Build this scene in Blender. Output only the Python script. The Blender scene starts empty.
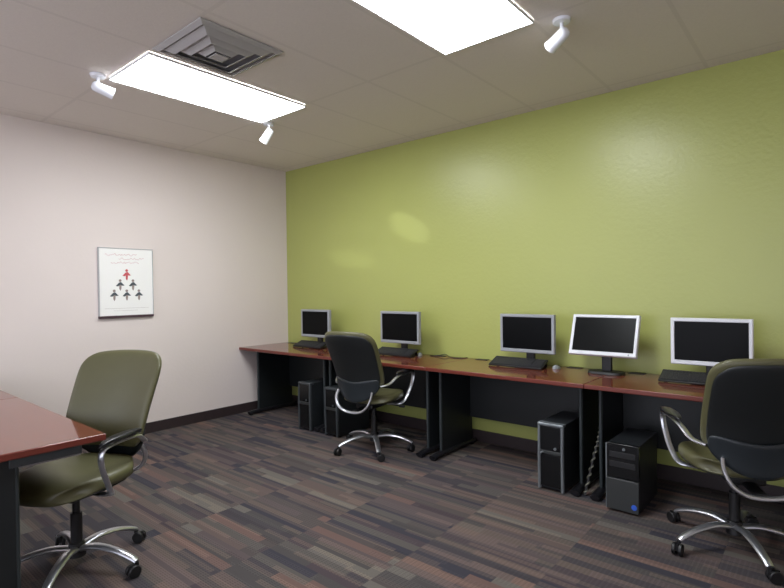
import bpy, bmesh, math, random
from mathutils import Vector, Matrix
random.seed(4)
PI = math.pi
C = bpy.context.scene.collection
H = 2.817          # ceiling height
RX, RY = 6.9, -6.2 # far corner of the room (behind the camera)

# ------------------------------------------------------------------ materials
def new_mat(name):
    m = bpy.data.materials.new(name); m.use_nodes = True
    nt = m.node_tree
    b = nt.nodes['Principled BSDF']
    return m, nt, b
def lin(c):
    return tuple((x / 12.92 if x <= .04045 else ((x + .055) / 1.055) ** 2.4) for x in c)
def srgb(r, g, b):
    return lin((r / 255, g / 255, b / 255)) + (1,)
def nd(nt, kind, **kw):
    n = nt.nodes.new(kind)
    for k, v in kw.items(): setattr(n, k, v)
    return n
def mathn(nt, op, a, b=None, c=None):
    n = nt.nodes.new('ShaderNodeMath'); n.operation = op
    for i, v in enumerate((a, b, c)):
        if v is None: continue
        if isinstance(v, (int, float)): n.inputs[i].default_value = v
        else: nt.links.new(v, n.inputs[i])
    return n.outputs[0]
def simple(name, col, rough=.5, metal=0., noise=0., nscale=30., bump=0., bscale=200., coat=0., spec=.5, sheen=0.):
    m, nt, b = new_mat(name)
    b.inputs['Base Color'].default_value = col
    b.inputs['Roughness'].default_value = rough
    b.inputs['Metallic'].default_value = metal
    b.inputs['Specular IOR Level'].default_value = spec
    if coat:
        b.inputs['Coat Weight'].default_value = coat; b.inputs['Coat Roughness'].default_value = .08
    if sheen:
        b.inputs['Sheen Weight'].default_value = sheen; b.inputs['Sheen Roughness'].default_value = .5
    tc = nd(nt, 'ShaderNodeTexCoord')
    if noise:
        n = nd(nt, 'ShaderNodeTexNoise'); n.inputs['Scale'].default_value = nscale; n.inputs['Detail'].default_value = 4
        nt.links.new(tc.outputs['Object'], n.inputs['Vector'])
        mx = nd(nt, 'ShaderNodeMix', data_type='RGBA', blend_type='MULTIPLY')
        mx.inputs[0].default_value = 1
        mx.inputs[6].default_value = col
        r = nd(nt, 'ShaderNodeMapRange'); r.inputs['To Min'].default_value = 1 - noise; r.inputs['To Max'].default_value = 1 + noise
        nt.links.new(n.outputs['Fac'], r.inputs[0]); nt.links.new(r.outputs[0], mx.inputs[7])
        nt.links.new(mx.outputs[2], b.inputs['Base Color'])
    if bump:
        n = nd(nt, 'ShaderNodeTexNoise'); n.inputs['Scale'].default_value = bscale; n.inputs['Detail'].default_value = 3
        nt.links.new(tc.outputs['Object'], n.inputs['Vector'])
        bp = nd(nt, 'ShaderNodeBump'); bp.inputs['Strength'].default_value = bump; bp.inputs['Distance'].default_value = .002
        nt.links.new(n.outputs['Fac'], bp.inputs['Height']); nt.links.new(bp.outputs[0], b.inputs['Normal'])
    return m

def wall_mat(name, col, rough, bump, spec=.5):
    m, nt, b = new_mat(name)
    b.inputs['Roughness'].default_value = rough
    b.inputs['Specular IOR Level'].default_value = spec
    geo = nd(nt, 'ShaderNodeNewGeometry')
    n = nd(nt, 'ShaderNodeTexNoise'); n.inputs['Scale'].default_value = 1.3; n.inputs['Detail'].default_value = 3
    nt.links.new(geo.outputs['Position'], n.inputs['Vector'])
    mx = nd(nt, 'ShaderNodeMix', data_type='RGBA', blend_type='MULTIPLY'); mx.inputs[0].default_value = 1; mx.inputs[6].default_value = col
    r = nd(nt, 'ShaderNodeMapRange'); r.inputs['To Min'].default_value = .96; r.inputs['To Max'].default_value = 1.04
    nt.links.new(n.outputs['Fac'], r.inputs[0]); nt.links.new(r.outputs[0], mx.inputs[7])
    nt.links.new(mx.outputs[2], b.inputs['Base Color'])
    n2 = nd(nt, 'ShaderNodeTexNoise'); n2.inputs['Scale'].default_value = 34; n2.inputs['Detail'].default_value = 3
    nt.links.new(geo.outputs['Position'], n2.inputs['Vector'])
    bp = nd(nt, 'ShaderNodeBump'); bp.inputs['Strength'].default_value = bump*.72; bp.inputs['Distance'].default_value = .004
    nt.links.new(n2.outputs['Fac'], bp.inputs['Height']); nt.links.new(bp.outputs[0], b.inputs['Normal'])
    return m

def ceiling_mat():
    m, nt, b = new_mat('ceiling_tile')
    b.inputs['Roughness'].default_value = .9; b.inputs['Specular IOR Level'].default_value = .2
    geo = nd(nt, 'ShaderNodeNewGeometry'); sep = nd(nt, 'ShaderNodeSeparateXYZ'); nt.links.new(geo.outputs['Position'], sep.inputs[0])
    def line(o, off, per, wid):
        a = mathn(nt, 'SUBTRACT', o, off)
        f = mathn(nt, 'PINGPONG', a, per / 2)          # 0 on the line
        return mathn(nt, 'LESS_THAN', f, wid)
    lx = line(sep.outputs[0], 1.4, .6115, .012); ly = line(sep.outputs[1], -1.355, 1.22, .012)
    g = mathn(nt, 'MAXIMUM', lx, ly)
    n = nd(nt, 'ShaderNodeTexNoise'); n.inputs['Scale'].default_value = 90; n.inputs['Detail'].default_value = 4
    nt.links.new(geo.outputs['Position'], n.inputs['Vector'])
    base = nd(nt, 'ShaderNodeMix', data_type='RGBA')
    base.inputs[6].default_value = srgb(216, 207, 199); base.inputs[7].default_value = srgb(226, 217, 209)
    nt.links.new(n.outputs['Fac'], base.inputs[0])
    mx = nd(nt, 'ShaderNodeMix', data_type='RGBA'); mx.inputs[7].default_value = srgb(214, 205, 197)
    nt.links.new(g, mx.inputs[0]); nt.links.new(base.outputs[2], mx.inputs[6]); nt.links.new(mx.outputs[2], b.inputs['Base Color'])
    bp = nd(nt, 'ShaderNodeBump'); bp.inputs['Strength'].default_value = .3; bp.inputs['Distance'].default_value = .003
    h = mathn(nt, 'MULTIPLY_ADD', g, .1, n.outputs['Fac']); nt.links.new(h, bp.inputs['Height']); nt.links.new(bp.outputs[0], b.inputs['Normal'])
    return m

def carpet_mat():
    m, nt, b = new_mat('carpet_tiles')
    b.inputs['Roughness'].default_value = .95; b.inputs['Specular IOR Level'].default_value = .1
    geo = nd(nt, 'ShaderNodeNewGeometry'); sep = nd(nt, 'ShaderNodeSeparateXYZ'); nt.links.new(geo.outputs['Position'], sep.inputs[0])
    X, Y = sep.outputs[0], sep.outputs[1]
    T = .62
    def wn(a, bb=None, cc=0.):
        c = nd(nt, 'ShaderNodeCombineXYZ'); nt.links.new(a, c.inputs[0])
        if bb is not None: nt.links.new(bb, c.inputs[1])
        c.inputs[2].default_value = cc
        w = nd(nt, 'ShaderNodeTexWhiteNoise', noise_dimensions='3D'); nt.links.new(c.outputs[0], w.inputs[0]); return w.outputs['Value']
    def strips(wid, split, seed):
        row = mathn(nt, 'FLOOR', mathn(nt, 'DIVIDE', Y, wid))
        tilex = mathn(nt, 'FLOOR', mathn(nt, 'DIVIDE', mathn(nt, 'ADD', X, .30), T))
        fx = mathn(nt, 'FRACT', mathn(nt, 'DIVIDE', mathn(nt, 'ADD', X, .30), T))
        cut = mathn(nt, 'MULTIPLY_ADD', wn(row, tilex, seed), split, .18)
        side = mathn(nt, 'GREATER_THAN', fx, cut)
        idx = mathn(nt, 'MULTIPLY_ADD', tilex, 2., side)
        return wn(row, idx, seed + 5.)
    v1 = strips(T / 11, 1.3, 1.)
    v2 = strips(T / 20, .9, 9.)
    ramp = nd(nt, 'ShaderNodeValToRGB'); ramp.color_ramp.interpolation = 'CONSTANT'
    cols = [(0, (52, 54, 66)), (.14, (88, 78, 72)), (.27, (98, 82, 80)), (.38, (68, 64, 68)), (.5, (108, 88, 78)),
            (.6, (80, 76, 72)), (.72, (118, 112, 99)), (.77, (96, 90, 82)), (.86, (78, 64, 68)), (.95, (122, 88, 74))]
    el = ramp.color_ramp.elements
    el[0].position, el[0].color = 0, srgb(*cols[0][1])
    el[1].position, el[1].color = cols[1][0], srgb(*cols[1][1])
    for p, c in cols[2:]:
        e = el.new(p); e.color = srgb(*c)
    nt.links.new(v1, ramp.inputs[0])
    ramp2 = nd(nt, 'ShaderNodeValToRGB'); ramp2.color_ramp.interpolation = 'CONSTANT'
    el = ramp2.color_ramp.elements
    el[0].color = srgb(66, 60, 66); el[1].position = .35; el[1].color = srgb(112, 94, 86)
    e = el.new(.7); e.color = srgb(80, 74, 78)
    nt.links.new(v2, ramp2.inputs[0])
    mx = nd(nt, 'ShaderNodeMix', data_type='RGBA'); mx.inputs[0].default_value = .42
    nt.links.new(ramp.outputs[0], mx.inputs[6]); nt.links.new(ramp2.outputs[0], mx.inputs[7])
    # fine tufted dashes along the strips
    sy = mathn(nt, 'FRACT', mathn(nt, 'MULTIPLY', Y, 1 / .0124))
    sx = mathn(nt, 'FRACT', mathn(nt, 'MULTIPLY', X, 1 / .022))
    dash = mathn(nt, 'MULTIPLY', mathn(nt, 'GREATER_THAN', sy, .55), mathn(nt, 'GREATER_THAN', sx, .35))
    on = mathn(nt, 'MULTIPLY', dash, mathn(nt, 'GREATER_THAN', v2, .3))
    mul = mathn(nt, 'MULTIPLY_ADD', on, -.30, 1.08)
    ns = nd(nt, 'ShaderNodeTexNoise'); ns.inputs['Scale'].default_value = 260; ns.inputs['Detail'].default_value = 2
    nt.links.new(geo.outputs['Position'], ns.inputs['Vector'])
    mul = mathn(nt, 'MULTIPLY', mul, mathn(nt, 'MULTIPLY_ADD', ns.outputs['Fac'], .5, .75))
    m2 = nd(nt, 'ShaderNodeMix', data_type='RGBA', blend_type='MULTIPLY'); m2.inputs[0].default_value = 1
    nt.links.new(mx.outputs[2], m2.inputs[6]); nt.links.new(mul, m2.inputs[7])
    hsv = nd(nt, 'ShaderNodeHueSaturation'); hsv.inputs['Saturation'].default_value = .8; hsv.inputs['Value'].default_value = .84
    nt.links.new(m2.outputs[2], hsv.inputs['Color']); nt.links.new(hsv.outputs[0], b.inputs['Base Color'])
    bp = nd(nt, 'ShaderNodeBump'); bp.inputs['Strength'].default_value = .4; bp.inputs['Distance'].default_value = .002
    nt.links.new(mul, bp.inputs['Height']); nt.links.new(bp.outputs[0], b.inputs['Normal'])
    return m

def laminate_mat(name, c1, c2, rough):
    m, nt, b = new_mat(name)
    b.inputs['Roughness'].default_value = rough; b.inputs['Specular IOR Level'].default_value = .9
    geo = nd(nt, 'ShaderNodeNewGeometry'); mp = nd(nt, 'ShaderNodeMapping'); mp.inputs['Scale'].default_value = (1.2, 14, 6)
    nt.links.new(geo.outputs['Position'], mp.inputs[0])
    n = nd(nt, 'ShaderNodeTexNoise'); n.inputs['Scale'].default_value = 3; n.inputs['Detail'].default_value = 6; n.inputs['Distortion'].default_value = .6
    nt.links.new(mp.outputs[0], n.inputs['Vector'])
    r = nd(nt, 'ShaderNodeValToRGB'); r.color_ramp.elements[0].position = .3; r.color_ramp.elements[0].color = c1
    r.color_ramp.elements[1].position = .7; r.color_ramp.elements[1].color = c2
    nt.links.new(n.outputs['Fac'], r.inputs[0]); nt.links.new(r.outputs[0], b.inputs['Base Color'])
    return m

def emit_mat(name, col, strength):
    m, nt, b = new_mat(name)
    b.inputs['Base Color'].default_value = (.8, .8, .8, 1)
    b.inputs['Emission Color'].default_value = col; b.inputs['Emission Strength'].default_value = strength
    return m

M = {}
M['green_wall'] = wall_mat('green_paint', srgb(164, 169, 96), .34, .55, .5)
M['white_wall'] = wall_mat('off_white_paint', srgb(222, 211, 206), .6, .35, .3)
M['ceiling'] = ceiling_mat()
M['carpet'] = carpet_mat()
M['baseboard'] = simple('baseboard_vinyl', srgb(50, 40, 41), .5, noise=.1)
M['laminate'] = laminate_mat('cherry_laminate', srgb(96, 46, 35), srgb(118, 61, 44), .08)
M['edge'] = simple('cherry_edge_band', srgb(104, 46, 36), .3, noise=.1)
M['black_steel'] = simple('black_powder_coat', srgb(20, 24, 26), .45, noise=.08, nscale=8)
M['steel_rib'] = simple('dark_grey_edge', srgb(44, 50, 52), .4)
M['black_plastic'] = simple('black_plastic', srgb(17, 17, 19), .45, noise=.1)
M['foot'] = simple('foot_black', srgb(20, 20, 24), .35)
M['fabric'] = simple('sage_upholstery', srgb(84, 82, 55), .42, noise=.08, nscale=14, bump=.15, bscale=500)
M['shell'] = simple('chair_shell', srgb(22, 26, 27), .5, noise=.08, bump=.2, bscale=350)
M['lumbar'] = simple('lumbar_shell', srgb(34, 40, 44), .38, noise=.05)
M['arm_pad'] = simple('arm_pad_rubber', srgb(30, 30, 33), .28)
M['silver'] = simple('brushed_aluminium', srgb(196, 198, 204), .28, metal=.9, noise=.06, nscale=40)
M['silver_plastic'] = simple('silver_plastic', srgb(148, 151, 156), .4, noise=.03)
M['pale_lit_plastic'] = simple('pale_lit_silver', srgb(214, 216, 222), .35, noise=.02)  # lighter silver; the tilted monitor's ceiling-light glare is put into this colour
M['screen'] = simple('dark_lcd', srgb(8, 9, 10), .3, noise=.1, spec=.1)
M['case'] = simple('dark_case_steel', srgb(28, 31, 34), .45, noise=.08)
M['case_front'] = simple('case_front_grey', srgb(46, 48, 48), .4, noise=.08)
M['case_black'] = simple('case_bay_black', srgb(10, 12, 14), .25)
M['case_trim'] = simple('case_trim_silver', srgb(128, 134, 138), .35, metal=.5)
M['case_trim_dark'] = simple('case_trim_dark', srgb(66, 70, 73), .4, metal=.3)
M['blue'] = simple('badge_blue', srgb(50, 90, 190), .3)
M['key'] = simple('key_black', srgb(46, 46, 50), .5, noise=.2)
M['cable'] = simple('cable_black', srgb(26, 26, 28), .5)
M['sleeve'] = simple('grey_cable_sleeve', srgb(112, 110, 98), .5, noise=.3, nscale=60)
M['frame_white'] = simple('light_frame_enamel', srgb(230, 230, 232), .4)
M['vent'] = simple('vent_enamel', srgb(176, 173, 171), .5, noise=.05)
M['vent_dark'] = simple('vent_throat', srgb(140, 138, 140), .8)
M['chrome'] = simple('spot_white_enamel', srgb(232, 234, 240), .25)
M['diffuser'] = emit_mat('lit_diffuser', (.93, .97, 1, 1), 11)
M['lens'] = emit_mat('lit_lens', (1, .97, .92, 1), 4)
M['paper'] = simple('poster_paper', srgb(242, 241, 238), .35)
M['p_frame'] = simple('poster_frame_dark', srgb(72, 52, 60), .35)
M['p_side'] = simple('poster_frame_silver', srgb(176, 176, 178), .4)
M['ink_dark'] = simple('ink_dark', srgb(70, 78, 84), .5)
M['ink_red'] = simple('ink_red', srgb(196, 84, 90), .5)
M['ink_grey'] = simple('ink_grey', srgb(150, 136, 130), .5)
M['ink_pale'] = simple('ink_pale_red', srgb(206, 160, 164), .5)

# ------------------------------------------------------------------ mesh helpers
def obj(name, bm, mat, parent=None, smooth=True, bevel=0., subsurf=0, seg=2, ang=35):
    me = bpy.data.meshes.new(name)
    bmesh.ops.recalc_face_normals(bm, faces=bm.faces)
    bm.to_mesh(me); bm.free()
    mats = mat if isinstance(mat, (list, tuple)) else [mat]
    for mm in mats: me.materials.append(mm)
    o = bpy.data.objects.new(name, me); C.objects.link(o)
    if parent is not None: o.parent = parent
    if smooth:
        me.shade_smooth()
        if not subsurf: me.set_sharp_from_angle(angle=math.radians(ang))
    if bevel:
        md = o.modifiers.new('bevel', 'BEVEL'); md.width = bevel; md.segments = seg; md.limit_method = 'ANGLE'; md.angle_limit = math.radians(40)
        md.harden_normals = False
    if subsurf:
        md = o.modifiers.new('subsurf', 'SUBSURF'); md.levels = subsurf; md.render_levels = subsurf
    return o
def tag(o, label=None, cat=None, group=None, kind=None):
    if label: o['label'] = label
    if cat: o['category'] = cat
    if group: o['group'] = group
    if kind: o['kind'] = kind
    return o
def thing(name, label, cat, loc=(0, 0, 0), rz=0., group=None):
    o = bpy.data.objects.new(name, None); C.objects.link(o)
    o.empty_display_size = .1
    o.location = loc; o.rotation_euler = (0, 0, rz)
    return tag(o, label, cat, group)
def copy_tree(o, parent=None):
    c = o.copy(); C.objects.link(c); c.parent = parent
    for ch in list(o.children): copy_tree(ch, c)
    return c
def add_box(bm, x0, x1, y0, y1, z0, z1, mi=0, mat=None):
    vs = [bm.verts.new(Vector(p)) for p in ((x0,y0,z0),(x1,y0,z0),(x1,y1,z0),(x0,y1,z0),(x0,y0,z1),(x1,y0,z1),(x1,y1,z1),(x0,y1,z1))]
    if mat is not None:
        for v in vs: v.co = mat @ v.co
    for f in ((3,2,1,0),(4,5,6,7),(0,1,5,4),(1,2,6,5),(2,3,7,6),(3,0,4,7)):
        ff = bm.faces.new([vs[i] for i in f]); ff.material_index = mi
def box(*a, **k):
    bm = bmesh.new(); add_box(bm, *a, **k); return bm
def add_cyl(bm, p0, p1, r0, r1=None, n=20):
    p0, p1 = Vector(p0), Vector(p1); r1 = r0 if r1 is None else r1
    d = (p1 - p0).normalized(); u = d.orthogonal().normalized(); v = d.cross(u)
    a = [bm.verts.new(p0 + (u * math.cos(2*PI*i/n) + v * math.sin(2*PI*i/n)) * r0) for i in range(n)]
    b = [bm.verts.new(p1 + (u * math.cos(2*PI*i/n) + v * math.sin(2*PI*i/n)) * r1) for i in range(n)]
    for i in range(n): bm.faces.new((a[i], a[(i+1)%n], b[(i+1)%n], b[i]))
    bm.faces.new(a[::-1]); bm.faces.new(b)
def smooth_path(pts, n=6):
    P = [Vector(p) for p in pts]; out = []
    for i in range(len(P) - 1):
        a = P[max(i-1, 0)]; b = P[i]; c = P[i+1]; d = P[min(i+2, len(P)-1)]
        for k in range(n):
            t = k / n
            out.append(.5 * ((2*b) + (c-a)*t + (2*a-5*b+4*c-d)*t*t + (3*b-a-3*c+d)*t**3))
    out.append(P[-1]); return out
def add_tube(bm, pts, rw, rh=None, n=12, side=None, taper=None, smooth=6):
    """sweep an ellipse (rw along 'side', rh across) along a smoothed path"""
    rh = rw if rh is None else rh
    P = smooth_path(pts, smooth) if smooth else [Vector(p) for p in pts]
    rings = []; prev = None
    for i, p in enumerate(P):
        d = (P[min(i+1, len(P)-1)] - P[max(i-1, 0)]).normalized()
        if side is not None: u = (Vector(side) - d * Vector(side).dot(d)).normalized()
        else:
            u = d.orthogonal().normalized() if prev is None else (prev - d * prev.dot(d)).normalized()
        prev = u; v = d.cross(u)
        s = 1 if taper is None else taper(i / (len(P)-1))
        rings.append([bm.verts.new(p + u*rw*s*math.cos(2*PI*k/n) + v*rh*s*math.sin(2*PI*k/n)) for k in range(n)])
    for a, b in zip(rings, rings[1:]):
        for k in range(n): bm.faces.new((a[k], a[(k+1)%n], b[(k+1)%n], b[k]))
    bm.faces.new(rings[0][::-1]); bm.faces.new(rings[-1])
def add_slab(bm, fn, nrm_off, nu=14, nv=14, k=.55, T=.03, tmin=.006, pw=6, cp=4):
    """closed cushion: fn(a,b)->centre point for a,b in [-1,1]; outline rounded; thickness along nrm_off"""
    N = Vector(nrm_off); F = []; B = []
    for j in range(nv+1):
        rf = []; rb = []
        for i in range(nu+1):
            a = -1 + 2*i/nu; b = -1 + 2*j/nv
            a = math.sin(a*PI/2)*.35 + a*.65; b = math.sin(b*PI/2)*.35 + b*.65
            x = a*math.sqrt(max(0, 1-k*abs(b)**cp)); z = b*math.sqrt(max(0, 1-k*abs(a)**cp))
            t = tmin + (T-tmin)*math.sqrt(max(0, 1-abs(a)**pw))*math.sqrt(max(0, 1-abs(b)**pw))
            c = Vector(fn(x, z))
            rf.append(bm.verts.new(c + N*t)); rb.append(bm.verts.new(c - N*t))
        F.append(rf); B.append(rb)
    for j in range(nv):
        for i in range(nu):
            bm.faces.new((F[j][i], F[j][i+1], F[j+1][i+1], F[j+1][i]))
            bm.faces.new((B[j][i], B[j+1][i], B[j+1][i+1], B[j][i+1]))
    for i in range(nu):
        bm.faces.new((F[0][i+1], F[0][i], B[0][i], B[0][i+1])); bm.faces.new((F[nv][i], F[nv][i+1], B[nv][i+1], B[nv][i]))
    for j in range(nv):
        bm.faces.new((F[j][0], F[j+1][0], B[j+1][0], B[j][0])); bm.faces.new((F[j+1][nu], F[j][nu], B[j][nu], B[j+1][nu]))

# ------------------------------------------------------------------ the room
def struct(name, bm, mat, **k):
    return tag(obj(name, bm, mat, None, smooth=False, **k), kind='structure')
struct('floor', box(-.12, RX+.12, RY-.12, .12, -.1, 0), M['carpet'])
struct('ceiling', box(-.12, RX+.12, RY-.12, .12, H, H+.1), M['ceiling'])
struct('wall_back', box(-.12, RX+.12, 0, .12, 0, H), M['green_wall'])
struct('wall_left', box(-.12, 0, RY, 0, 0, H), M['white_wall'])
struct('wall_right', box(RX, RX+.12, RY, 0, 0, H), M['white_wall'])
struct('baseboard_left', box(0, .012, RY+.01, -.013, 0, .102), M['baseboard'], bevel=.003)
struct('baseboard_back', box(.013, RX-.01, -.012, 0, 0, .102), M['baseboard'], bevel=.003)

# ------------------------------------------------------------------ ceiling lights
def ceiling_light(x0, x1, y0, y1, label):
    t = thing('ceiling_light', label, 'ceiling light', ((x0+x1)/2, (y0+y1)/2, H-.002), 0, 'recessed fluorescent ceiling lights')
    w, l = (x1-x0)/2, (y1-y0)/2
    bm = bmesh.new(); e = .006
    add_box(bm, -w, w, -l, -l+e, -.02, 0); add_box(bm, -w, w, l-e, l, -.02, 0)
    add_box(bm, -w, -w+e, -l+e, l-e, -.02, 0); add_box(bm, w-e, w, -l+e, l-e, -.02, 0)
    obj('frame', bm, M['frame_white'], t, bevel=.002)
    obj('diffuser', box(-w+e, w-e, -l+e, l-e, -.014, -.004), M['diffuser'], t, smooth=False)
    return t
ceiling_light(1.385, 1.962, -2.575, -1.35, 'whole lit rectangular ceiling light between the two left spotlights, beside the air vent')
ceiling_light(3.285, 3.862, -2.59, -1.372, 'lit rectangular ceiling light cut off by the top edge, beside the lone spotlight')

# ------------------------------------------------------------------ air vent
def vent():
    t = thing('ceiling_vent', 'square grey ceiling air diffuser with nested louvres beside the whole light', 'air vent', (2.285, -2.305, H-.001)); t.scale = (.92, .92, 1)
    def ring(bm, w0, z0, w1, z1, th):
        # sloping square louvre from half width w0 at z0 to w1 at z1
        A = [(w0,w0),(-w0,w0),(-w0,-w0),(w0,-w0)]; B = [(w1,w1),(-w1,w1),(-w1,-w1),(w1,-w1)]
        vs = []
        for (P, z) in ((A, z0), (B, z1), (B, z1+th), (A, z0+th)):
            vs.append([bm.verts.new((p[0], p[1], z)) for p in P])
        for r in range(4):
            a, b = vs[r], vs[(r+1)%4]
            for i in range(4): bm.faces.new((a[i], a[(i+1)%4], b[(i+1)%4], b[i]))
    bm = bmesh.new(); ring(bm, .295, -.008, .262, -.020, .006); obj('frame', bm, M['vent'], t, smooth=False)
    obj('throat', box(-.262, .262, -.262, .262, -.006, -.002), M['vent_dark'], t, smooth=False)
    for w0, w1, z0, z1 in ((.245, .195, -.010, -.034), (.175, .125, -.012, -.04), (.105, .06, -.014, -.044)):
        bm = bmesh.new(); ring(bm, w0, z0, w1, z1, .004); obj('louvre', bm, M['vent'], t, smooth=False)
    obj('center_plate', box(-.045, .045, -.045, .045, -.05, -.044), M['vent'], t, smooth=False)
vent()

# ------------------------------------------------------------------ spotlights
def spotlight(x, y, label, aim, lit=None, long=(.69, 0, -.33), sc2=(1.6, .75), drop=.055, L=.13, R=.036):
    t = thing('spotlight', label, 'spotlight', (x, y, H-.001), 0, 'small ceiling spotlights')
    bm = bmesh.new(); add_cyl(bm, (0, 0, 0), (0, 0, -.018), .05, .045, 28); obj('mount', bm, M['chrome'], t, bevel=.003)
    A = Vector(aim).normalized(); hc = Vector((0, 0, -drop - .03))
    bm = bmesh.new(); add_tube(bm, [(0, 0, -.015), (0, 0, -drop*.6), tuple(hc)], .010, n=12); obj('arm', bm, M['chrome'], t)
    bm = bmesh.new()
    n = 28; u = A.orthogonal().normalized(); v = A.cross(u)
    prof = [(-L*.30, .004), (-L*.29, R*.5), (-L*.22, R*.8), (-L*.1, R*.93), (L*.6, R), (L*.72, R*1.08), (L*.73, R*.95), (L*.62, R*.86), (L*.60, .002)]
    rings = [[bm.verts.new(hc + A*s + (u*math.cos(2*PI*k/n) + v*math.sin(2*PI*k/n))*r) for k in range(n)] for s, r in prof]
    for a, b in zip(rings, rings[1:]):
        for k in range(n): bm.faces.new((a[k], a[(k+1)%n], b[(k+1)%n], b[k]))
    bm.faces.new(rings[0]); bm.faces.new(rings[-1])
    h = obj('head', bm, M['chrome'], t)
    bm = bmesh.new(); add_cyl(bm, hc + A*L*.61, hc + A*L*.66, R*.84, R*.7, 24)
    obj('lens', bm, M['lens'] if lit else M['silver_plastic'], h)
    if lit:
        ld = bpy.data.lights.new('spot_beam', 'SPOT'); ld.energy = lit[1]; ld.spot_size = math.radians(lit[2]); ld.spot_blend = .6; ld.shadow_soft_size = .012
        ld.color = (.92, .96, 1)
        lo = bpy.data.objects.new('spot_beam', ld); C.objects.link(lo); lo.parent = t
        lo.location = hc + A*L*.8
        ax = Vector(long); ax = (ax - A*ax.dot(A)).normalized(); az = -A; ay = az.cross(ax)
        lo.rotation_euler = Matrix((ax, ay, az)).transposed().to_euler(); lo.scale = (sc2[0], sc2[1], 1)
P1 = Vector((1.378, -2.64, H-.085)); P3 = Vector((3.975, -1.27, H-.085))
spotlight(1.378, -2.64, 'white spotlight at the far left, by the near left end of the whole light', Vector((1.90, 0, 1.98)) - P1, (1, 32, 8))
spotlight(1.378, -1.27, 'white spotlight nearest the room corner, below the right end of the whole light', (-.5, -.15, -.6))
spotlight(3.975, -1.27, 'silvery spotlight beside the light that is cut off by the top edge', Vector((1.1, 0, 1.70)) - P3, (1, 75, 6), (.5, 0, -.13), (1.5, .4))

# ------------------------------------------------------------------ poster
def poster():
    y0, y1, z0, z1 = -2.155, -1.66, 1.135, 1.785
    t = thing('framed_poster', 'framed white poster with a pyramid of six small figures on the pale left wall', 'poster', (0.001, (y0+y1)/2, z0))
    w = (y1-y0)/2; h = z1-z0
    bm = bmesh.new()
    add_box(bm, 0, .028, -w, w, 0, .022); obj('bottom_rail', bm, M['p_frame'], t, bevel=.002)
    bm = bmesh.new()
    add_box(bm, 0, .028, -w, w, h-.007, h); add_box(bm, 0, .028, -w, -w+.007, .022, h-.007); add_box(bm, 0, .028, w-.007, w, .022, h-.012)
    obj('frame', bm, M['p_side'], t, bevel=.002)
    pr = obj('print', box(.004, .022, -w+.007, w-.007, .022, h-.007), M['paper'], t, smooth=False)
    def fig(cy, cz, red):
        s = .064; x = .0225
        f = bmesh.new()
        # dark spread wedge
        pts = [(-.62, -.05), (-.15, .45), (.12, .52), (.6, .02), (.3, -.02), (.02, .12), (-.3, -.12)]
        def poly(bm, pts, x0, x1):
            a = [bm.verts.new((x0, cy + p[0]*s, cz + p[1]*s)) for p in pts]; b = [bm.verts.new((x1, cy + p[0]*s, cz + p[1]*s)) for p in pts]
            bm.faces.new(a); bm.faces.new(b[::-1])
            for i in range(len(pts)): bm.faces.new((a[i], a[(i+1)%len(pts)], b[(i+1)%len(pts)], b[i]))
        poly(f, pts, .0215, .0228)
        o = obj('printed_figure', f, M['ink_red'] if red else M['ink_dark'], pr, smooth=False)
        f = bmesh.new(); poly(f, [(-.16, .15), (.2, .15), (.14, -.5), (.02, -.75), (-.14, -.5)], .0215, .0224)
        add_cyl(f, (.0215, cy, cz + .72*s), (.0224, cy, cz + .72*s), s*.2, n=12)
        obj('figure_body', f, M['ink_red'] if red else M['ink_grey'], o, smooth=False)
    Y = 0.0; Z = .30
    fig(Y, Z+.095, True)
    for d in (-.058, .058): fig(Y+d-.002, Z, False)
    for d in (-.112, 0, .112): fig(Y+d-.002, Z-.095, False)
    # three faint lines of handwriting and the footer rule
    rnd = random.Random(7)
    for (a, b, z) in ((-.19, .10, h-.062), (-.07, .17, h-.098), (-.14, .12, h-.134)):
        bm = bmesh.new(); x = a; pts = []
        while x < b:
            pts.append((.0226, x, z + rnd.uniform(-.010, .010))); x += rnd.uniform(.006, .012)
        add_tube(bm, pts, .0016, n=5, smooth=2); obj('handwriting', bm, M['ink_pale'], pr, smooth=False)
    bm = bmesh.new()
    add_box(bm, .0215, .0225, -.20, .20, .088, .0895); add_box(bm, .0215, .0225, -.12, .10, .066, .0672)
    obj('footer_rule', bm, M['ink_grey'], pr, smooth=False)
poster()

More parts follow.
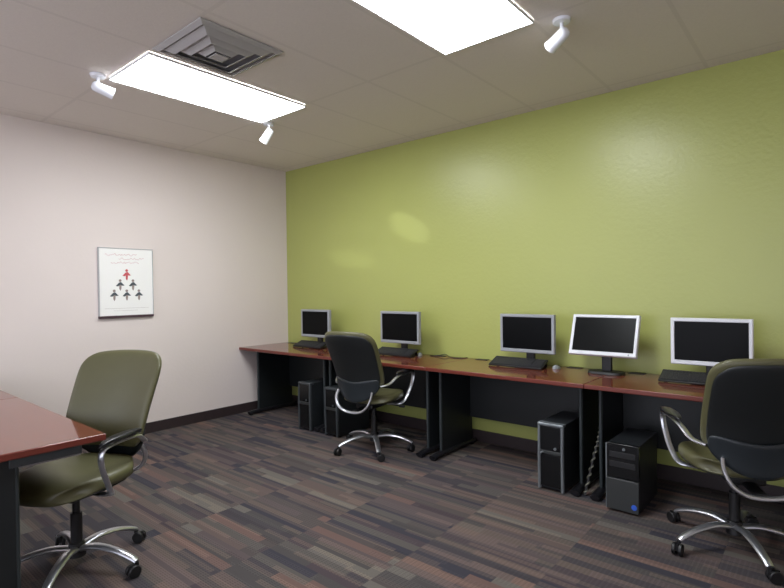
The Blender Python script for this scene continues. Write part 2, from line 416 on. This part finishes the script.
# ------------------------------------------------------------------ desks
DD = .685
def make_desk(W, label, LF=-.56, LX=.065, RXL=.065):
    t = thing('computer_desk', label, 'desk', (0, 0, 0))
    # top with cable notch band, eased front
    bm = bmesh.new(); g = .0015
    add_box(bm, g, W-g, -DD, -.004, .71, .74, 0)
    for f in bm.faces:
        if abs(f.normal.z) < .5 and abs(f.calc_center_median().z - .725) < .01: f.material_index = 1
    obj('tabletop', bm, [M['laminate'], M['edge']], t, bevel=.005, seg=3)
    for lx in (LX, W-RXL):
        bm = bmesh.new()
        add_box(bm, lx-.012, lx+.012, LF, -.10, .045, .71)
        lg = obj('leg', bm, M['black_steel'], t, bevel=.002)
        bm = bmesh.new(); add_cyl(bm, (lx, LF-.005, .05), (lx, LF-.005, .705), .011, n=12); obj('edge_tube', bm, M['steel_rib'], lg)
        bm = bmesh.new()
        pts = [(lx, LF-.13, .024), (lx, LF-.04, .034), (lx, -.32, .036), (lx, -.06, .026)]
        add_tube(bm, pts, .030, .020, n=14, side=(1, 0, 0)); obj('foot', bm, M['foot'], lg)
        if LF > -.5:
            obj('top_bracket', box(lx-.02, lx+.02, -.60, LF+.02, .665, .709), M['case_trim_dark'], t, bevel=.002)
            bm = bmesh.new(); add_tube(bm, [(lx, -.60, .662), (lx, LF+.02, .662)], .008, n=8, smooth=0); obj('bracket_rail', bm, M['silver'], t)
        for gy in (LF-.10, -.10):
            bm = bmesh.new(); add_cyl(bm, (lx, gy, 0), (lx, gy, .012), .018, n=14); obj('glide', bm, M['foot'], lg)
    obj('modesty_panel', box(LX+.015, W-RXL-.015, -.14, -.122, .25, .705), M['black_steel'], t, bevel=.002)
    for gx in (.15, W-.30):
        bm = bmesh.new(); add_box(bm, gx-.055, gx+.055, -.075, -.012, .7395, .7435)
        obj('grommet', bm, M['black_plastic'], t, bevel=.001)
    return t
S = [0.0, 1.295, 2.595, 3.865]
d = make_desk(1.295, 'cherry-topped desk in the room corner touching the pale left wall', LX=.185, RXL=.022)
d.location = (.003, -.012, 0)
d2 = make_desk(1.30, 'cherry-topped desk against the green wall, behind the middle office chair'); d2.location = (S[1], -.012, 0)
d3 = make_desk(1.27, 'cherry-topped desk with the open knee space and one tower under its right end'); d3.location = (S[2], -.012, 0)
d4 = make_desk(1.30, 'cherry-topped desk at the right with the near right office chair pulled up'); d4.location = (S[3], -.012, 0)
for k, lab in enumerate(('cherry-topped desk on the left side, the farther of the near pair, beyond the seam',
                         'cherry-topped desk in the left foreground with the green chair at its corner')):
    o = make_desk(1.31, lab, -.355); o.rotation_euler = (0, 0, PI)
    # turned to face the other way: its straight edge is towards the green wall
    o.location = (1.31*(k+1) - .012, -3.095 - DD, 0)

# ------------------------------------------------------------------ monitors
TOP = .74
def monitor(x, y, label, tilt=0., pale=False, rz=0., w=.46, lift=0.):
    t = thing('computer_monitor', label, 'monitor', (x, y, TOP), rz)
    mat = M['pale_lit_plastic'] if pale else M['silver_plastic']
    w2 = w/2; zb, zt = .115 + lift, .417 + lift; zc = (zb+zt)/2; hh = (zt-zb)/2
    R = Matrix.Translation((0, 0, zc)) @ Matrix.Rotation(-tilt, 4, 'X')
    e = .022
    bm = bmesh.new()
    # bezel ring as a real frame with a shallow recess for the glass
    def P(px, py, pz): return bm.verts.new(R @ Vector((px, py, pz)))
    loops = []
    for (a, b, yy) in ((w2-.012, hh-.012, .034), (w2, hh, .018), (w2, hh, -.010), (w2-.004, hh-.004, -.016), (w2-e, hh-e, -.016), (w2-e, hh-e, -.010)):
        dz = .006 if (a, b) == (w2-e, hh-e) else 0
        loops.append([P(-a, yy, -b+dz), P(a, yy, -b+dz), P(a, yy, b), P(-a, yy, b)])
    for a, b in zip(loops, loops[1:]):
        for i in range(4): bm.faces.new((a[i], a[(i+1)%4], b[(i+1)%4], b[i]))
    bm.faces.new(loops[0]); bm.faces.new(loops[-1])
    hs = obj('bezel', bm, mat, t, bevel=.003)
    bm = bmesh.new(); add_box(bm, -w2+e+.001, w2-e-.001, -.0125, -.0095, -hh+e+.007, hh-e-.001, mat=R); obj('screen', bm, M['screen'], t, smooth=False)
    bm = bmesh.new(); add_box(bm, -w2*.72, w2*.72, .030, .052, -hh*.7, hh*.7, mat=R); obj('rear_housing', bm, M['black_plastic'], t, bevel=.01)
    bm = bmesh.new(); add_cyl(bm, R @ Vector((w2-.05, -.0165, -hh+.013)), R @ Vector((w2-.05, -.0185, -hh+.013)), .005, n=12); obj('power_button', bm, M['case_trim'], t)
    bm = bmesh.new(); add_box(bm, -.035, .035, .052, .080, .015, zc+.02); 
    obj('neck', bm, M['black_plastic'], t, bevel=.006)
    bm = bmesh.new()
    n = 28; A = []; B = []
    for i in range(n):
        an = 2*PI*i/n; cx = math.copysign(abs(math.cos(an))**.55, math.cos(an)); sy = math.copysign(abs(math.sin(an))**.55, math.sin(an))
        A.append(bm.verts.new((cx*.125, .045+sy*.075, 0.0005))); B.append(bm.verts.new((cx*.118, .047+sy*.070, .020)))
    for i in range(n): bm.faces.new((A[i], A[(i+1)%n], B[(i+1)%n], B[i]))
    bm.faces.new(A[::-1]); bm.faces.new(B)
    obj('base', bm, M['black_plastic'], t, bevel=.003)
    return t
MX = [.772, 1.965, 3.255, 3.845, 4.50]
MY = -.235
monitor(MX[0], MY, 'dark silver-framed monitor nearest the room corner', w=.455)
monitor(MX[1], MY, 'dark silver-framed monitor just right of the middle chair back', w=.47)
monitor(MX[2], MY, 'upright silver-framed monitor immediately left of the tilted bright one', w=.455)
monitor(MX[3], MY-.005, 'monitor with a glare-whitened frame tilted back on a visible dark neck', tilt=math.radians(21), pale=True, w=.465, lift=.013)
monitor(MX[4], MY, 'pale-framed monitor partly hidden by the right-hand chair back', pale=True, w=.45)

# ------------------------------------------------------------------ keyboards (propped on the monitor feet)
def keyboard(x, y, label, rz=0.):
    t = thing('keyboard', label, 'keyboard', (x, y, TOP), rz, 'black computer keyboards')
    R = Matrix.Rotation(math.radians(21), 4, 'X')
    bm = bmesh.new(); add_box(bm, -.225, .225, 0, .145, .001, .016, mat=Matrix.Translation((0, 0, 0)) @ R); obj('body', bm, M['black_plastic'], t, bevel=.004)
    bm = bmesh.new()
    for r in range(6):
        yy = .022 + r*.0195 + (.006 if r == 5 else 0)
        xx = -.214; k = 0
        while xx < .20:
            if r == 0 and k == 3: wd = .105
            else: wd = .0165
            if -.214 + .285 < xx < -.214 + .296 or .118 < xx < .128: xx += .010; k += 1; continue
            add_box(bm, xx, min(xx+wd, .214), yy-.008, yy+.008, .014, .0215, mat=R); xx += wd + .0025; k += 1
    obj('keys', bm, M['key'], t, smooth=False)
    for s in (-.205, .205): obj('flip_foot', box(s-.012, s+.012, .118, .124, -.040, .003, mat=R), M['black_plastic'], t)
    return t
KY = MY - .088
keyboard(MX[0]-.06, KY, 'black keyboard propped under the monitor in the room corner')
keyboard(MX[1]-.04, KY, 'black keyboard propped under the monitor right of the middle chair')
keyboard(MX[2]-.07, KY, 'black keyboard propped under the upright monitor left of the tilted one')
keyboard(MX[4]-.06, KY, 'black keyboard propped under the monitor behind the right-hand chair')

def mouse(x, y, label, rz=0.):
    t = thing('computer_mouse', label, 'mouse', (x, y, TOP), rz)
    bm = bmesh.new(); bmesh.ops.create_uvsphere(bm, u_segments=24, v_segments=14, radius=1)
    for v in bm.verts:
        v.co = Vector((v.co.x*.024, v.co.y*.042, max(0.0005, v.co.z*.028*(1 - .25*v.co.y))))
    obj('shell', bm, M['silver_plastic'], t)
    bm = bmesh.new(); add_cyl(bm, (-.003, .022, .020), (.003, .022, .020), .007, n=14); obj('scroll_wheel', bm, M['black_plastic'], t)
mouse(2.115, -.13, 'small silver mouse at the right end of the keyboard beside the desk cable', .3)
mouse(3.465, -.17, 'small silver mouse between the upright monitor and the tilted monitor', -.2)
bm = bmesh.new()
add_tube(bm, [(2.22, -.10, TOP+.0045), (2.30, -.115, TOP+.006), (2.36, -.07, TOP+.022), (2.42, -.085, TOP+.006), (2.50, -.11, TOP+.004), (2.57, -.07, TOP+.004), (2.575, -.028, TOP+.004)], .0035, n=8)
tag(obj('loose_cable', bm, M['cable']), 'thin black cable looping on the desk top beside the second monitor from the corner', 'cable')

# ------------------------------------------------------------------ computer towers
def tower(x, w, h, label, kind=0, d=.43, y=-.70, trim='case_trim'):
    t = thing('computer_tower', label, 'computer tower', (x, y, 0))
    obj('case', box(-w/2+.003, w/2-.003, .02, d, .012, h-.004), M['case'], t, bevel=.004)
    for sx in (-1, 1):
        for yy in (.05, d-.05):
            bm = bmesh.new(); add_cyl(bm, (sx*(w/2-.03), yy, 0), (sx*(w/2-.03), yy, .014), .014, n=12); obj('rubber_foot', bm, M['black_plastic'], t)
    if kind == 0:
        # silver arch: two rounded side rails and the top bar
        for s in (-1, 1):
            bm = bmesh.new(); add_tube(bm, [(s*(w/2-.010), .008, .010), (s*(w/2-.010), .004, h*.5), (s*(w/2-.010), .008, h-.02)], .011, .015, n=14, side=(1, 0, 0), smooth=4)
            obj('side_rail', bm, M[trim], t)
        bm = bmesh.new(); add_box(bm, -w/2, w/2, -.006, .05, h-.022, h); obj('top_bar', bm, M[trim], t, bevel=.008, seg=3)
        obj('upper_bay', box(-w/2+.018, w/2-.018, -.003, .022, h*.60, h-.02), M['case_black'], t, bevel=.003)
        bm = bmesh.new(); add_box(bm, -w/2+.018, w/2-.018, -.006, .022, h*.545, h*.595); obj('control_strip', bm, M['case_front'], t, bevel=.003)
        obj('lower_panel', box(-w/2+.018, w/2-.018, 0, .022, .03, h*.54), M['case_black'], t, bevel=.003)
        bm = bmesh.new(); add_cyl(bm, (w/2-.055, -.004, h*.64), (w/2-.055, -.012, h*.64), .009, n=16); obj('power_button', bm, M[trim], t)
        bm = bmesh.new(); add_tube(bm, [(-w/2+.022, -.008, h*.545), (-w/2+.035, -.011, h*.565), (-w/2+.042, -.008, h*.58)], .006, n=8); obj('latch', bm, M[trim], t)
    else:
        obj('upper_bay', box(-w/2, w/2, -.004, .022, h*.50, h), M['case_black'], t, bevel=.004)
        for z in (h*.80, h*.66): obj('drive_slot', box(-w/2+.02, w/2-.02, -.0065, -.003, z, z+.034), M['black_plastic'], t, bevel=.001)
        obj('lower_panel', box(-w/2, w/2, -.010, .022, .014, h*.49), M['case_front'], t, bevel=.004)
        bm = bmesh.new(); add_cyl(bm, (w/2-.026, -.009, .052), (w/2-.026, -.013, .052), .016, n=20); obj('round_badge', bm, M['blue'], t)
        bm = bmesh.new(); add_cyl(bm, (.01, -.003, h*.93), (.01, -.010, h*.93), .008, n=16); obj('power_button', bm, M[trim], t)
        obj('edge_trim', box(-w/2-.001, -w/2+.006, -.009, .02, .014, h-.004), M[trim], t, bevel=.001)
tower(1.148, .180, .470, 'dark tower under the desks, nearer the room corner of the adjoining pair', y=-.725, trim='case_trim_dark')
tower(1.520, .175, .458, 'dark tower immediately left of the middle chair, partly behind it', y=-.72, trim='case_trim_dark')
tower(3.645, .180, .457, 'black tower with bright silver rails standing alone under the desk', y=-.715)
tower(4.118, .188, .415, 'grey and black tower with a round blue badge by the right-hand chair', kind=1, y=-.765)

# spiral-wrapped cable leaning beside the blue-badge tower
pts = [(3.893, -.42, .69), (3.896, -.45, .54), (3.896, -.48, .43), (3.893, -.51, .35), (3.880, -.55, .26), (3.862, -.60, .13), (3.850, -.65, .012)]
t = thing('cable_bundle', 'grey spiral-wrapped cable bundle hanging down between the two right-hand towers', 'cable', (3.850, -.65, 0))
loc = Vector((3.850, -.65, 0)); pts = [tuple(Vector(p) - loc) for p in pts]
bm = bmesh.new(); add_tube(bm, pts, .0065, n=10); obj('cable_core', bm, M['cable'], t)
SP = smooth_path(pts[1:], 40); L = []
for i, p in enumerate(SP):
    a = i * .42; q = SP[min(i+1, len(SP)-1)] - SP[max(i-1, 0)]; q.normalize(); u = q.orthogonal().normalized(); v = q.cross(u)
    L.append(p + (u*math.cos(a) + v*math.sin(a))*.0095)
bm = bmesh.new(); add_tube(bm, L, .0042, n=6, smooth=0); obj('spiral_wrap', bm, M['sleeve'], t)
bm = bmesh.new(); add_tube(bm, [(2.30, -.06, .735-.03), (2.33, -.09, .45), (2.42, -.09, .24), (2.38, -.2, .06), (2.25, -.3, .007), (2.05, -.25, .007)], .005, n=8)
tag(obj('power_cable', bm, M['cable']), 'black power cable hanging under the desk behind the middle chair', 'cable')

# ------------------------------------------------------------------ office chairs
def make_chair(label, base_phase=0., seat_turn=0.):
    t = thing('office_chair', label, 'chair', (0, 0, 0), 0, None)
    F = M['fabric']
    # --- star base (turned independently of the seat)
    bm = bmesh.new(); add_cyl(bm, (0, 0, .075), (0, 0, .145), .042, .034, 24); hub = obj('hub', bm, M['black_plastic'], t, bevel=.004)
    for k in range(5):
        a = base_phase + k*2*PI/5; c, s = math.cos(a), math.sin(a)
        def Q(r, z): return (c*r, s*r, z)
        bm = bmesh.new(); add_tube(bm, [Q(.025, .115), Q(.11, .128), Q(.21, .115), Q(.29, .088), Q(.325, .070)], .022, .0125, n=14, side=(-s, c, 0), taper=lambda q: 1.15-.35*q)
        sp = obj('base_spoke', bm, M['silver'], t)
        sw = a + 1.1 + .9*k; c2, s2 = math.cos(sw), math.sin(sw)
        cx, cy = c*.325, s*.325
        ox, oy = cx - c2*.018, cy - s2*.018
        ca = obj('caster', (lambda b: (add_cyl(b, (ox - s2*.024, oy + c2*.024, .030), (ox - s2*.006, oy + c2*.006, .030), .030, n=24), add_cyl(b, (ox + s2*.006, oy - c2*.006, .030), (ox + s2*.024, oy - c2*.024, .030), .030, n=24), b)[-1])(bmesh.new()), M['black_plastic'], t, bevel=.004)
        bm = bmesh.new(); add_cyl(bm, (cx, cy, .030), (cx, cy, .066), .010, n=12)
        add_box(bm, -.020, .020, -.0055, .0055, .026, .060, mat=Matrix.Translation((ox, oy, 0)) @ Matrix.Rotation(sw, 4, 'Z'))
        obj('fork', bm, M['black_plastic'], ca)
    bm = bmesh.new(); add_cyl(bm, (0, 0, .14), (0, 0, .29), .026, n=20); add_cyl(bm, (0, 0, .29), (0, 0, .385), .017, n=20); obj('gas_column', bm, M['black_plastic'], t)
    bm = bmesh.new(); add_box(bm, -.085, .085, -.15, .11, .375, .415); obj('tilt_mechanism', bm, M['black_plastic'], t, bevel=.012)
    bm = bmesh.new(); add_tube(bm, [(.08, .03, .395), (.16, .04, .392), (.24, .05, .385)], .006, n=8); add_tube(bm, [(.225, .048, .386), (.27, .054, .384)], .012, .006, n=8)
    obj('lever', bm, M['black_plastic'], t)
    # --- seat
    def seat(a, b):
        x = a*(.255 - .02*max(0, b)); y = .0 + b*.265
        z = .463 + .018*abs(a)**2.5 - .045*max(0, b-.35)**1.6 + .022*max(0, -b-.4)
        return (x, y, z)
    bm = bmesh.new(); add_slab(bm, seat, (0, 0, 1), 18, 18, k=.62, T=.042, tmin=.016, pw=5); obj('seat', bm, F, t, subsurf=1)
    def under(a, b): return (a*.235, .005 + b*.225, .431 - .03*max(0, b-.4)**1.6 + .012*abs(a)**2.5)
    bm = bmesh.new(); add_slab(bm, under, (0, 0, 1), 14, 14, k=.62, T=.012, tmin=.003); obj('seat_pan', bm, M['shell'], t, subsurf=1)
    # --- backrest
    def bk(z):
        q = (z - .50)/.53
        return -.235 - .185*q + .05*math.sin(min(max(q, 0), 1)*PI)*(1-q) - .03*max(0, q-.75)
    def hw(z):
        q = (z-.50)/.53
        return .218 + .036*min(1, max(0, q))**.6
    def back(a, b):
        z = .788 + b*.238 + (.016*(1-a*a) if b > 0 else 0)*b
        return (a*hw(z), bk(z) + .065*a*a, z)
    bm = bmesh.new(); add_slab(bm, back, (0, 1, .18), 20, 22, k=.22, T=.030, tmin=.010, pw=5, cp=9); obj('backrest', bm, F, t, subsurf=1)
    def bshell(a, b):
        z = .775 + b*.224 + (.016*(1-a*a) if b > 0 else 0)*b
        return (a*(hw(z)-.014), bk(z) + .062*a*a - .030, z)
    bm = bmesh.new(); add_slab(bm, bshell, (0, 1, .18), 18, 20, k=.24, T=.012, tmin=.004, pw=6, cp=9); obj('back_shell', bm, M['shell'], t, subsurf=1)
    def lum(a, b):
        top = .625 + .055*a*a; bot = .455 + .09*a*a
        z = bot + (top-bot)*(b+1)/2
        return (a*.215, bk(max(z, .5)) + .07*a*a - .052, z)
    bm = bmesh.new(); add_slab(bm, lum, (0, 1, .1), 18, 10, k=.35, T=.011, tmin=.004, pw=6); obj('lumbar_shell', bm, M['lumbar'], t, subsurf=1)
    # --- U shaped yoke carrying the back
    bm = bmesh.new()
    add_tube(bm, [(-.165, -.270, .545), (-.168, -.300, .49), (-.135, -.318, .425), (-.06, -.318, .385), (.06, -.318, .385), (.135, -.318, .425), (.168, -.300, .49), (.165, -.270, .545)], .013, .009, n=12)
    yk = obj('back_yoke', bm, M['silver'], t)
    bm = bmesh.new(); add_tube(bm, [(0, -.312, .386), (0, -.24, .378), (0, -.12, .392)], .034, .012, n=12, side=(1, 0, 0)); obj('yoke_arm', bm, M['black_plastic'], yk)
    # --- arms
    for s in (-1, 1):
        bm = bmesh.new()
        add_tube(bm, [(s*.215, -.225, .592), (s*.262, -.165, .607), (s*.285, -.095, .650), (s*.292, -.03, .664), (s*.292, .10, .666), (s*.290, .168, .650), (s*.284, .165, .58), (s*.268, .105, .47), (s*.235, .055, .412), (s*.12, .02, .398)],
                 .0155, .0085, n=12, side=(s*1., 0, .15))
        ar = obj('armrest', bm, M['silver'], t)
        def pad(a, b): return (s*.292 + a*.030, .045 + b*.145, .682 + .006*(1-b*b) - .012*max(0, b-.5))
        bm = bmesh.new(); add_slab(bm, pad, (0, 0, 1), 8, 14, k=.7, T=.014, tmin=.005, pw=4); obj('arm_pad', bm, M['arm_pad'], ar, subsurf=1)
    return t
def put(t, x, y, rz):
    t.location = (x, y, 0); t.rotation_euler = (0, 0, rz)
R = math.radians
rm, rr, rl = R(8), R(30), R(-150)
put(make_chair('green-seated office chair in the middle, its dark back turned to us against the desks', R(30) - rm), 2.09, -.75, rm)
put(make_chair('green-seated office chair at the right edge, dark back turned to us', R(13.5) - rr), 4.695, -.84, rr)
put(make_chair('sage green office chair at the left facing us, tucked at the near desk corner', R(31) - rl), 2.235, -3.10, rl)

# ------------------------------------------------------------------ light, camera, view
w = bpy.data.worlds.new('world'); bpy.context.scene.world = w; w.use_nodes = True
w.node_tree.nodes['Background'].inputs[0].default_value = (.86, .88, 1, 1); w.node_tree.nodes['Background'].inputs[1].default_value = 1.15  # added ambient fill, entering where the front wall is left out

cam = bpy.data.cameras.new('camera'); co = bpy.data.objects.new('camera', cam); C.objects.link(co)
yaw, pitch, roll, f = .7016, -.009, -.0133, 520.58
fw = Vector((-math.sin(yaw)*math.cos(pitch), math.cos(yaw)*math.cos(pitch), math.sin(pitch)))
r0 = Vector((math.cos(yaw), math.sin(yaw), 0)); u0 = r0.cross(fw)
r = r0*math.cos(roll) + u0*math.sin(roll); u = -r0*math.sin(roll) + u0*math.cos(roll)
mtx = Matrix((r, u, -fw)).transposed().to_4x4(); mtx.translation = (5.0865, -4.0392, 1.3669)
co.matrix_world = mtx
cam.sensor_width = 36; cam.lens = f/784*36; cam.clip_start = .02
sc = bpy.context.scene; sc.camera = co
sc.view_settings.view_transform = 'Standard'; sc.view_settings.look = 'None'; sc.view_settings.gamma = 1
sc.view_settings.use_curve_mapping = False; sc.view_settings.exposure = 1.15
